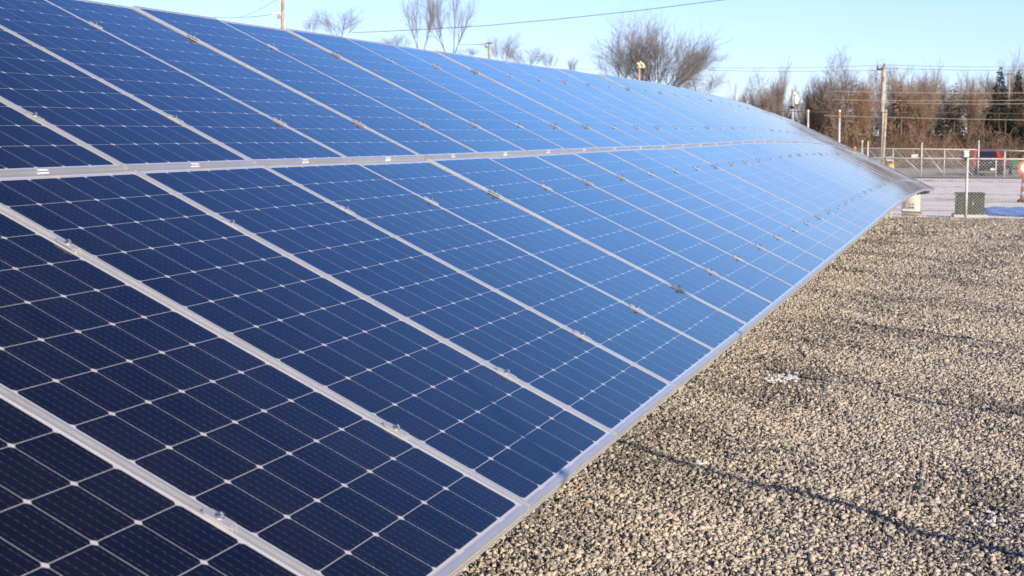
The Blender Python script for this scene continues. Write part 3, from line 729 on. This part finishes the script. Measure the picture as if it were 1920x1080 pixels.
# poles above the ridge on the left
T, t, k_ = pole(531, -70, 80, 6.2, 'pole_a', 'orange-brown wooden pole with a strain insulator, cropped by the top edge', pxb=526)
m = MB(); c = at(512, 26.5, 80); e = at(525, 25, 80)
for j in range(6):
    a = c+(e-c)*(j/6); b_ = c+(e-c)*((j+.6)/6); m.tube([a, b_], .075, 10)
m.tube([c-(.12, 0, 0), e+(.1, 0, 0)], .02, 6); part('strain_insulator', m, M['refl'], T)
m = MB(); c = at(519.5, 34, 80); e = at(526, 30, 80); m.tube([c, e+(0, 0, 0)], [.07, .13], 10); part('guy_clamp', m, M['galv'], T)
T, t, k_ = pole(918, 82, 95, 7.2, 'pole_c', 'thick grey-green pole with short flat crossarm over the ridge')
m = MB(); m.box(t+(-.05, 0, .03), (13*k_*1.05, .25, .055)); cr = part('crossarm', m, M['bark'], T)
m = MB(); c = at(910, 84, 95); m.tube([c, c+(.03, 0, -.12), c+(.12, 0, -.16)], .03, 6); m.tube([t, t+(0, 0, .12)], .02, 6); part('insulator', m, M['dark'], cr)
T, t, k_ = pole(1198.5, 119, 100, 4.6, 'pole_a', 'orange wooden pole with a cluster of fittings before the big bare tree')
m = MB(); 
for dx, dy in ((-3, 0), (2, -2), (6, 1), (8, 4), (0, 4)): e = at(1199+dx, 121+dy, 100); m.tube([e, e+(0, 0, .14)], [.09, .06], 8)
m.box(at(1202, 126, 100), (14*k_, .12, .08)); part('fittings', m, M['sign_b'], T)

# ---------------------------------------------------------------- wires
def wire(pts, r, m, label, sag=0, ext=0):
    P = [at(*p) for p in pts]; mb = MB(); out = []
    if len(P) == 2:
        for t in np.linspace(0, 1, 14): q = P[0]*(1-t)+P[1]*t; out.append(q-np.array([0, 0, sag*4*t*(1-t)]))
    else: out = P
    mb.tube(out, r, 5); single('power_line', mb, M[m], out[0], label, 'cable', 'overhead lines')
wire([(660, 61.5, 84), (760, 57, 84), (900, 49, 84), (1050, 35.5, 84), (1200, 19.5, 84), (1362, -1, 84), (1560, -32, 84), (2300, -200, 84)], .019, 'wire', 'long dark cable rising to the right through the open sky')
wire([(1330, 127, 118), (1656, 122, 122)], .014, 'wire', 'topmost thin line running left from the tall pole', .1)
wire([(1330, 131.5, 118), (1650, 131.5, 122)], .014, 'wire', 'second thin line running left from the tall pole', .1)
wire([(1657, 121.5, 122), (2000, 124, 116)], .012, 'wire', 'topmost thin line running right from the tall pole', .1)
wire([(1650, 127.5, 122), (2000, 131, 116)], .012, 'wire', 'second thin line running right from the tall pole', .1)
wire([(1560, 171, 120), (2000, 173, 118)], .018, 'wirelight', 'pale line crossing the trees just below the crossarm', .1)
wire([(1560, 187, 120), (2000, 186, 118)], .018, 'wirelight', 'upper pale line of the close pair crossing the trees', .1)
wire([(1650, 192, 120), (2000, 193, 118)], .018, 'wirelight', 'lower pale line of the close pair crossing the trees', .1)
wire([(1425, 208.5, 119), (2000, 214, 117)], .026, 'wire', 'dark line crossing the trees at the pipe-post tops')
wire([(1545, 216.5, 119), (2000, 226, 117)], .018, 'wirelight', 'lowest pale line crossing the trees', .05)
wire([(400, 32, 95), (510, 27, 80)], .012, 'wire', 'thin line ending at the strain insulator on the wooden pole', .1)
wire([(450, 32, 95), (520, -2, 80)], .009, 'wire', 'faint line slanting up to the wooden pole', .1)
wire([(860, 83, 100), (909, 83, 95)], .012, 'wire', 'faint line ending at the short crossarm of the thick pole', .02)
wire([(880, 131, 118), (1330, 129, 118)], .010, 'wire', 'faint line behind the big bare tree')

# ---------------------------------------------------------------- bare trees
def grow(seed, H, spread, nlimb, levels, kids, up=.5, r0=None, droop=0, multi=1, twiglen=.34, straight=.12, leans=(.12, .5), rmin=.011):
    """tubes of a bare tree; returns trunk and crown segment lists (p0,p1,r0,r1)"""
    r = random.Random(seed); segs = [[], []]
    def rv(): return Vector((r.gauss(0, 1), r.gauss(0, 1), r.gauss(0, 1))).normalized()
    def branch(p, d, ln, rad, lev):
        n = 4 if lev < 2 else 3 if lev < levels-1 else 2
        pts = [p]; dd = d.copy(); cr = rad
        for k in range(n):
            dd = (dd+rv()*straight*(1+lev*.35)+Vector((0, 0, up*.10-droop*.05*lev))).normalized()
            q = pts[-1]+dd*ln/n; nr = rad*(1-.62*(k+1)/n); segs[0 if lev == 0 else 1].append((pts[-1], q, cr, nr)); cr = nr; pts.append(q)
            if lev < levels and (k > 0 or lev > 0):
                for _ in range(kids[lev] if lev < len(kids) else 2):
                    a = r.uniform(.35, .95)*spread; ax = dd.cross(rv()).normalized()
                    nd = (Matrix.Rotation(a, 3, ax) @ dd); nd = (nd+Vector((0, 0, up*.22))).normalized()
                    branch(q-dd*ln/n*r.random()*.8, nd, ln*r.uniform(.42, .68) if lev < levels-1 else ln*r.uniform(.35, .7), max(nr*r.uniform(.45, .66), rmin), lev+1)
    for s in range(multi):
        a = 2*math.pi*(s+r.random()*.6)/max(1, multi); lean = 0 if multi == 1 else r.uniform(*leans)*(spread if leans == (.12, .5) else 1)
        branch(Vector((.25*math.cos(a)*(multi > 1), .25*math.sin(a)*(multi > 1), -.2)), Vector((math.sin(lean)*math.cos(a), math.sin(lean)*math.sin(a), math.cos(lean))), H*r.uniform(.62, .78), (r0 or H*.016)*(1 if multi == 1 else r.uniform(.55, .9)), 0)
    zs = sorted(s[1].z for s in segs[0]+segs[1]); f = H/zs[int(len(zs)*.993)]
    return [[(a*f, b*f, c, d) for a, b, c, d in sg] for sg in segs]
def seg_mesh(name, segs, m, n=3):
    if not segs: segs = [(Vector((0, 0, 0)), Vector((0, 0, .1)), .01, .01)]
    A = np.array([s[0] for s in segs]); B = np.array([s[1] for s in segs]); ra = np.array([s[2] for s in segs]); rb = np.array([s[3] for s in segs])
    d = B-A; d /= np.linalg.norm(d, axis=1)[:, None]+1e-9
    up = np.where(np.abs(d[:, 2:3]) < .9, np.array([[0, 0, 1.]]), np.array([[1., 0, 0]])); u = np.cross(d, up); u /= np.linalg.norm(u, axis=1)[:, None]; v = np.cross(d, u)
    k = len(segs); V = np.zeros((k, 2*n, 3))
    for j in range(n):
        c, s_ = math.cos(2*math.pi*j/n), math.sin(2*math.pi*j/n)
        V[:, j] = A+ra[:, None]*(c*u+s_*v); V[:, n+j] = B+rb[:, None]*(c*u+s_*v)
    F0 = np.array([(j, (j+1) % n, n+(j+1) % n, n+j) for j in range(n)]); F = (F0[None]+(np.arange(k)*2*n)[:, None, None]).reshape(-1, 4)
    return fast_mesh(name, V.reshape(-1, 3), F, m)
PROT = {}
def proto_tree(key, *a, bark='bark', twig='twig', **k):
    sg = grow(*a, **k); PROT[key] = (seg_mesh('trunk', sg[0], M[bark], 6), seg_mesh('crown', sg[1], M[twig], 3), len(sg[1])); print(key, len(sg[1]))
#                seed H  spread nlimb levels kids
proto_tree('oak', 3, 10, 1.15, 0, 4, (3, 3, 3, 2), up=.5, twig='twig')
proto_tree('tall', 11, 10, .75, 0, 4, (3, 3, 3, 2), up=.9, twig='twig')
proto_tree('slim', 23, 10, .6, 0, 4, (3, 3, 2, 2), up=1.2, bark='bark2', twig='twig2')
proto_tree('wood_a', 31, 10, .9, 0, 4, (3, 3, 3, 2), up=.7, bark='bark2', twig='twig2')
proto_tree('wood_b', 47, 10, 1.0, 0, 4, (3, 3, 3, 2), up=.4, bark='bark2', twig='twig2')
proto_tree('fan', 5, 4, .80, 0, 3, (3, 3, 3), up=.35, multi=15, r0=.040, straight=.13, leans=(.05, .95), rmin=.0038)
proto_tree('fork', 8, 4, .62, 0, 3, (3, 3, 2), up=.5, multi=4, r0=.042, straight=.18, leans=(.15, .6), rmin=.0035)
proto_tree('crown', 12, 4, .80, 0, 3, (3, 3, 2), up=.35, multi=6, r0=.034, straight=.16, leans=(.1, .8), rmin=.0035)
proto_tree('shrub', 15, 4, .9, 0, 3, (3, 3, 2), up=.7, multi=6, r0=.045, twig='twig')
def tree(key, px, ytop, D, label, wide=1., rot=None, name='bare_tree', group='bare trees beyond the yard'):
    t = at(px, ytop, D); g = onground(t); h = t[2]-g[2]; base = 4 if key == 'shrub' else 10
    s = h/base; T = thing(name, g, label, 'tree', group)
    T.scale = (s*wide, s*wide, s); T.rotation_euler = (0, 0, random.random()*6.28 if rot is None else rot)
    link('trunk', PROT[key][0], T); link('crown', PROT[key][1], T); return T
def high_tree(key, px, ybase, ytop, D, wpx, label, rot=0., name='bare_tree', trunk=True):
    """a tree whose limbs fork high up: long trunk from the ground, then the crown"""
    b = at(px, ybase, D); t = at(px, ytop, D); g = onground(b); h = t[2]-b[2]
    T = thing(name, g, label, 'tree', 'bare trees beyond the yard')
    mb = MB(); mb.tube([g-(0, 0, .2), (g[0]*.5+b[0]*.5+.1, g[1]*.5+b[1]*.5, (g[2]+b[2])/2), (b[0], b[1], b[2]+.05)], [.2, .17, .14], 10); part('trunk', mb, M['bark'], T, True)
    a = link('limbs', PROT[key][0], T); c = link('crown', PROT[key][1], T)
    crown = PROT[key][1]; xs_ = np.zeros(len(crown.vertices)*3, np.float32); crown.vertices.foreach_get('co', xs_); xs_ = xs_.reshape(-1, 3)
    wd = np.percentile(xs_[:, 0], 98.5)-np.percentile(xs_[:, 0], 1.5); sx = wpx*D/FPX/wd; sz = h/4
    for o in (a, c): o.location = (b[0]-g[0], b[1]-g[1], b[2]-g[2]); o.scale = (sx, sx, sz); o.rotation_euler = (0, 0, rot)
high_tree('fan', 1228, 186, 34, 120, 205, 'largest bare tree, a broad many-stemmed fan above the panel ridge')
high_tree('fork', 790, 96, -34, 110, 100, 'tall bare tree with two dark stems behind the ridge, left of its taller twin', 1.2)
high_tree('fork', 842, 104, -48, 112, 120, 'tall bare tree with spreading pale stems right of its dark-stemmed twin', 4.1)
high_tree('crown', 636, 76, 10, 118, 92, 'round-topped bare tree just right of the orange-brown pole', 2.)
high_tree('crown', 584, 66, 28, 130, 34, 'small wispy bare treetop between the orange-brown pole and the round tree', 1.)
high_tree('crown', 944, 122, 60, 130, 72, 'bare tree right of the thick grey-green pole', 1.3)
high_tree('crown', 990, 130, 84, 134, 84, 'reddish twiggy bare tree second to the right of the thick grey pole', 2.2)
high_tree('crown', 1030, 132, 98, 140, 30, 'faint thin bare tree between two clumps on the ridge', .5)
high_tree('fork', 1072, 142, 104, 130, 40, 'small leaning bare sapling at the ridge left of the big fan tree', 2., 'sapling')
high_tree('crown', 738, 100, 62, 112, 66, 'low bushy bare sapling at the foot of the tall twin trees', .8, 'sapling')
high_tree('crown', 880, 108, 88, 130, 44, 'faint low sapling just left of the thick grey-green pole', 3., 'sapling')
high_tree('crown', 1312, 190, 128, 118, 90, 'low bare tree spreading right from the big fan tree', 5.)
high_tree('crown', 1163, 158, 92, 122, 80, 'low bare tree spreading left from the big fan tree', 3.3)
tree('oak', 1440, 137, 135, 'bushy bare tree left of the transformer pole', .62, 1.)
tree('tall', 1462, 124, 138, 'tall ragged bare tree directly left of the transformer pole', .62, 2.4)
tree('slim', 1404, 158, 140, 'thin bare tree rising behind the blue panel edge', .7)
tree('slim', 1380, 170, 145, 'lowest wispy bare tree at the end of the ridge', .8)
tree('tall', 1520, 150, 140, 'twiggy bare tree between the two pipe posts', .6)
tree('oak', 1597, 98, 136, 'dome-crowned bare tree highest left of the tall pole', .66, .8)
tree('oak', 1715, 124, 142, 'wide flat-topped bare tree right of the tall pole', .95, 2.2)
tree('tall', 1740, 128, 146, 'bare tree merging with the flat-topped one on its right', .7, 2.)
tree('tall', 1905, 108, 150, 'pale bare treetop behind the two dark evergreens', .8, 3.)
W_ = [(1392, 178, 'a'), (1425, 168, 'b'), (1452, 172, 's'), (1480, 166, 'a'), (1508, 172, 't'), (1533, 160, 'b'), (1545, 175, 's'), (1562, 150, 'a'), (1580, 160, 'b'), (1607, 150, 's'), (1622, 155, 'a'), (1640, 148, 'b'), (1668, 150, 'a'), (1685, 142, 's'), (1700, 150, 'b'), (1722, 144, 'a'), (1745, 150, 's'), (1762, 146, 'b'), (1782, 152, 't'), (1800, 150, 'a'), (1818, 142, 's'), (1833, 154, 'b'), (1850, 150, 'a'), (1866, 144, 's'), (1882, 150, 'b'), (1900, 148, 'a'), (1918, 140, 't'), (1940, 146, 'b'), (1965, 140, 'a'), (1995, 150, 's')]
land = ['thin', 'forked', 'crooked', 'leaning', 'dense', 'pale-stemmed']
for k, (px, y, kk) in enumerate(W_):
    D = 138+((k*7) % 5)*5
    ref = 'above the blue panel edge' if px < 1440 else 'near the transformer pole' if px < 1500 else 'near the pipe posts' if px < 1600 else 'near the tall utility pole' if px < 1690 else 'above the braced gates' if px < 1810 else 'above the red pickup' if px < 1890 else 'near the right edge'
    tree({'a': 'wood_a', 'b': 'wood_b', 's': 'slim', 't': 'tall'}[kk], px, y-7+random.uniform(-12, 10), D, f'{land[k % 6]} bare tree {ref}, {ordinal(k+1)} from the left in the wood', random.uniform(.55, .9), group='bare trees of the brown wood')
# bronzed conical trees and evergreens
def cone_tree(px, ytop, D, wpx, mname, label, name, seed, bottom=300, dens=1900):
    r = np.random.default_rng(seed); t = at(px, ytop, D); g = onground(t); H = t[2]-g[2]; Wd = wpx*D/FPX/2
    T = thing(name, g, label, 'tree', 'conical trees in the wood')
    mb = MB(); mb.tube([g, (g[0], g[1], g[2]+H*.9)], [.14, .03], 6); part('trunk', mb, M['bark'], T)
    n = dens; h = 1-np.sqrt(r.random(n)); ang = r.random(n)*2*math.pi
    lay = .85+.3*np.sin(ang*3+seed+h*9)+.2*np.sin(h*25+seed)
    rad = Wd*2.9*(1-h*.99)**1.05*lay*(.2+.85*r.random(n)**.5)
    P = np.stack([rad*np.cos(ang), rad*np.sin(ang), .3+h*(H-.35)-.15*rad], 1)
    s = .10+.14*r.random(n); a = r.normal(size=(n, 3)); a[:, 2] -= .4; a /= np.linalg.norm(a, axis=1)[:, None]; b = np.cross(a, r.normal(size=(n, 3))); b /= np.linalg.norm(b, axis=1)[:, None]
    out = np.stack([np.cos(ang), np.sin(ang), -.25*np.ones(n)], 1)
    V = np.stack([P-a*s[:, None]*.5, P+out*s[:, None]*1.6, P+b*s[:, None]*.5], 1).reshape(-1, 3); F = np.arange(3*n).reshape(-1, 3)
    link('crown', fast_mesh('crown', V, F, M[mname]), T)
for k, a in enumerate(((1588, 146, 136, 46, 'bronze', 'bronze-brown conical tree left of the tall pole, under the dome crown'), (1432, 182, 134, 32, 'bronze', 'low bronze-brown conical tree beside the panel ridge'),
        (1692, 150, 138, 40, 'bronze', 'bronze-brown conical tree right of the tall pole'), (1791, 150, 140, 36, 'bronze', 'pointed bronze conical tree above the far gate, alone against the sky'),
        (1872, 158, 139, 56, 'bronze', 'broad bronze conical tree in front of the dark spruce'), (1608, 150, 141, 50, 'bronze', 'wide bronze conical tree directly behind the tall pole'), (1745, 172, 141, 60, 'bronze', 'rounded bronze tree above the beige fence sign'))):
    cone_tree(*a[:5], a[5], 'conical_tree', 50+k)
cone_tree(1876, 121, 137, 26, 'ever', 'dark green spruce, the taller of two at the right', 'spruce_tree', 90, dens=5000)
cone_tree(1911, 129, 137, 22, 'ever', 'dark green spruce touching the right edge, the shorter of two', 'spruce_tree', 91, dens=5000)
T, t, k_ = pole(1893, 139, 143, 3.5, 'pole_c', 'slim grey pole between the two dark spruces')
m = MB(); m.box(t, (12*k_, .12, .1)); part('crossarm', m, M['bark'], T)
# undergrowth: thousands of bare stems nobody could count
n = 34000; r = np.random.default_rng(5); segs = []
px = r.uniform(1330, 2060, n); D = r.uniform(132, 165, n); hh = r.random(n)**1.2
zf = 1.9+3.1*hh*(.75+.35*np.sin(px*.045)+.2*np.sin(px*.11+1))
a0 = np.stack([EYE+d*(_f+(x-960)/FPX*_r+(540-300)/FPX*_u) for x, d in zip(px, D)])
gzz = np.interp(a0[:, 1], GY, GZ); st = r.random(n)*np.maximum(zf-1., .2)*.95
A = np.stack([a0[:, 0], a0[:, 1], gzz+st], 1); dr = r.normal(size=(n, 3))*[.6, .6, .35]+[0, 0, .75]; dr /= np.linalg.norm(dr, axis=1)[:, None]
B = A+dr*(.4+1.3*r.random(n))[:, None]
segs = [(Vector(a), Vector(b), .026, .010) for a, b in zip(A, B)]
link('undergrowth', seg_mesh('undergrowth', segs, M['brush'], 3))['kind'] = 'stuff'

# ---------------------------------------------------------------- bits on the gravel
M['snowp'] = mat('old_snow', (.78, .78, .80), .7, 0, .05, 9, .004, 40)
def snow_trace(px, py, n_, sx_, sy_, seed, label):
    r = np.random.default_rng(seed); g = gp(px, py); mb = MB()
    for _ in range(n_):
        u_ = r.normal(); dx, dy = u_*sx_+r.normal()*sx_*.25, r.normal()*sy_+u_*sy_*.5; rx, ry = r.uniform(.008, .026), r.uniform(.012, .035); nn = 9
        c = (g[0]+dx, g[1]+dy, gz(g[1]+dy)+.014+r.random()*.007); ph = r.random()*6
        V = [(c[0]+rx*.1, c[1], c[2]+.006)]+[(c[0]+rx*(.6+.7*r.random())*math.cos(2*math.pi*q_/nn+ph), c[1]+ry*(.6+.7*r.random())*math.sin(2*math.pi*q_/nn+ph), c[2]-.006) for q_ in range(nn)]
        mb.add(V, [(0, 1+q_, 1+(q_+1) % nn) for q_ in range(nn)])
    link('snow_crumbs', mb.mesh('snow_crumbs', M['snowp'], (0, 0, 0), True))['kind'] = 'stuff'
snow_trace(1466, 712, 60, .055, .10, 3, 'largest white snow remnant on the gravel, beside the panel edge')
snow_trace(1312, 873, 8, .018, .02, 4, 'tiny snow remnant on the gravel near the panel edge')
# frost kept in the hollows on the right side of the yard: one scattered cover
r = np.random.default_rng(77); mb = MB(); k = 0
while k < 700:
    D = r.uniform(6, 16); px = r.uniform(1640, 1990); y = 0
    g = EYE+D*(_f+(px-960)/FPX*_r); g = onground(g)
    if noise.noise(Vector((g[0]*2.2, g[1]*1.1, 3))) < .12 or g[0] < .8: k += .02; continue
    rx, ry = r.uniform(.006, .017), r.uniform(.010, .03); c = (g[0], g[1], g[2]+.006+r.random()*.008); nn = 8
    V = [(c[0], c[1], c[2]+.006)]+[(c[0]+rx*(.6+.6*r.random())*math.cos(2*math.pi*j/nn), c[1]+ry*(.6+.6*r.random())*math.sin(2*math.pi*j/nn), c[2]-.004) for j in range(nn)]
    mb.add(V, [(0, 1+j, 1+(j+1) % nn) for j in range(nn)]); k += 1
o = link('frost', mb.mesh('frost', M['snowp'], (0, 0, 0), True)); o['kind'] = 'stuff'
# dry straws
M['straw'] = mat('dry_straw', (.62, .52, .36), .8)
for k, (a, b_, lab) in enumerate((((1495, 604), (1560, 609), 'long pale dry straw lying on the gravel, the farther one'), ((1530, 630), (1562, 632), 'short pale dry straw lying on the gravel, the nearer one'))):
    A, B = gp(*a), gp(*b_); A[2] += .03; B[2] += .028; mb = MB(); mb.tube([A, (A+B)/2+(0, .01, .006), B], .0028, 5); single('straw', mb, M['straw'], A, lab, 'straw', 'straws on the gravel')
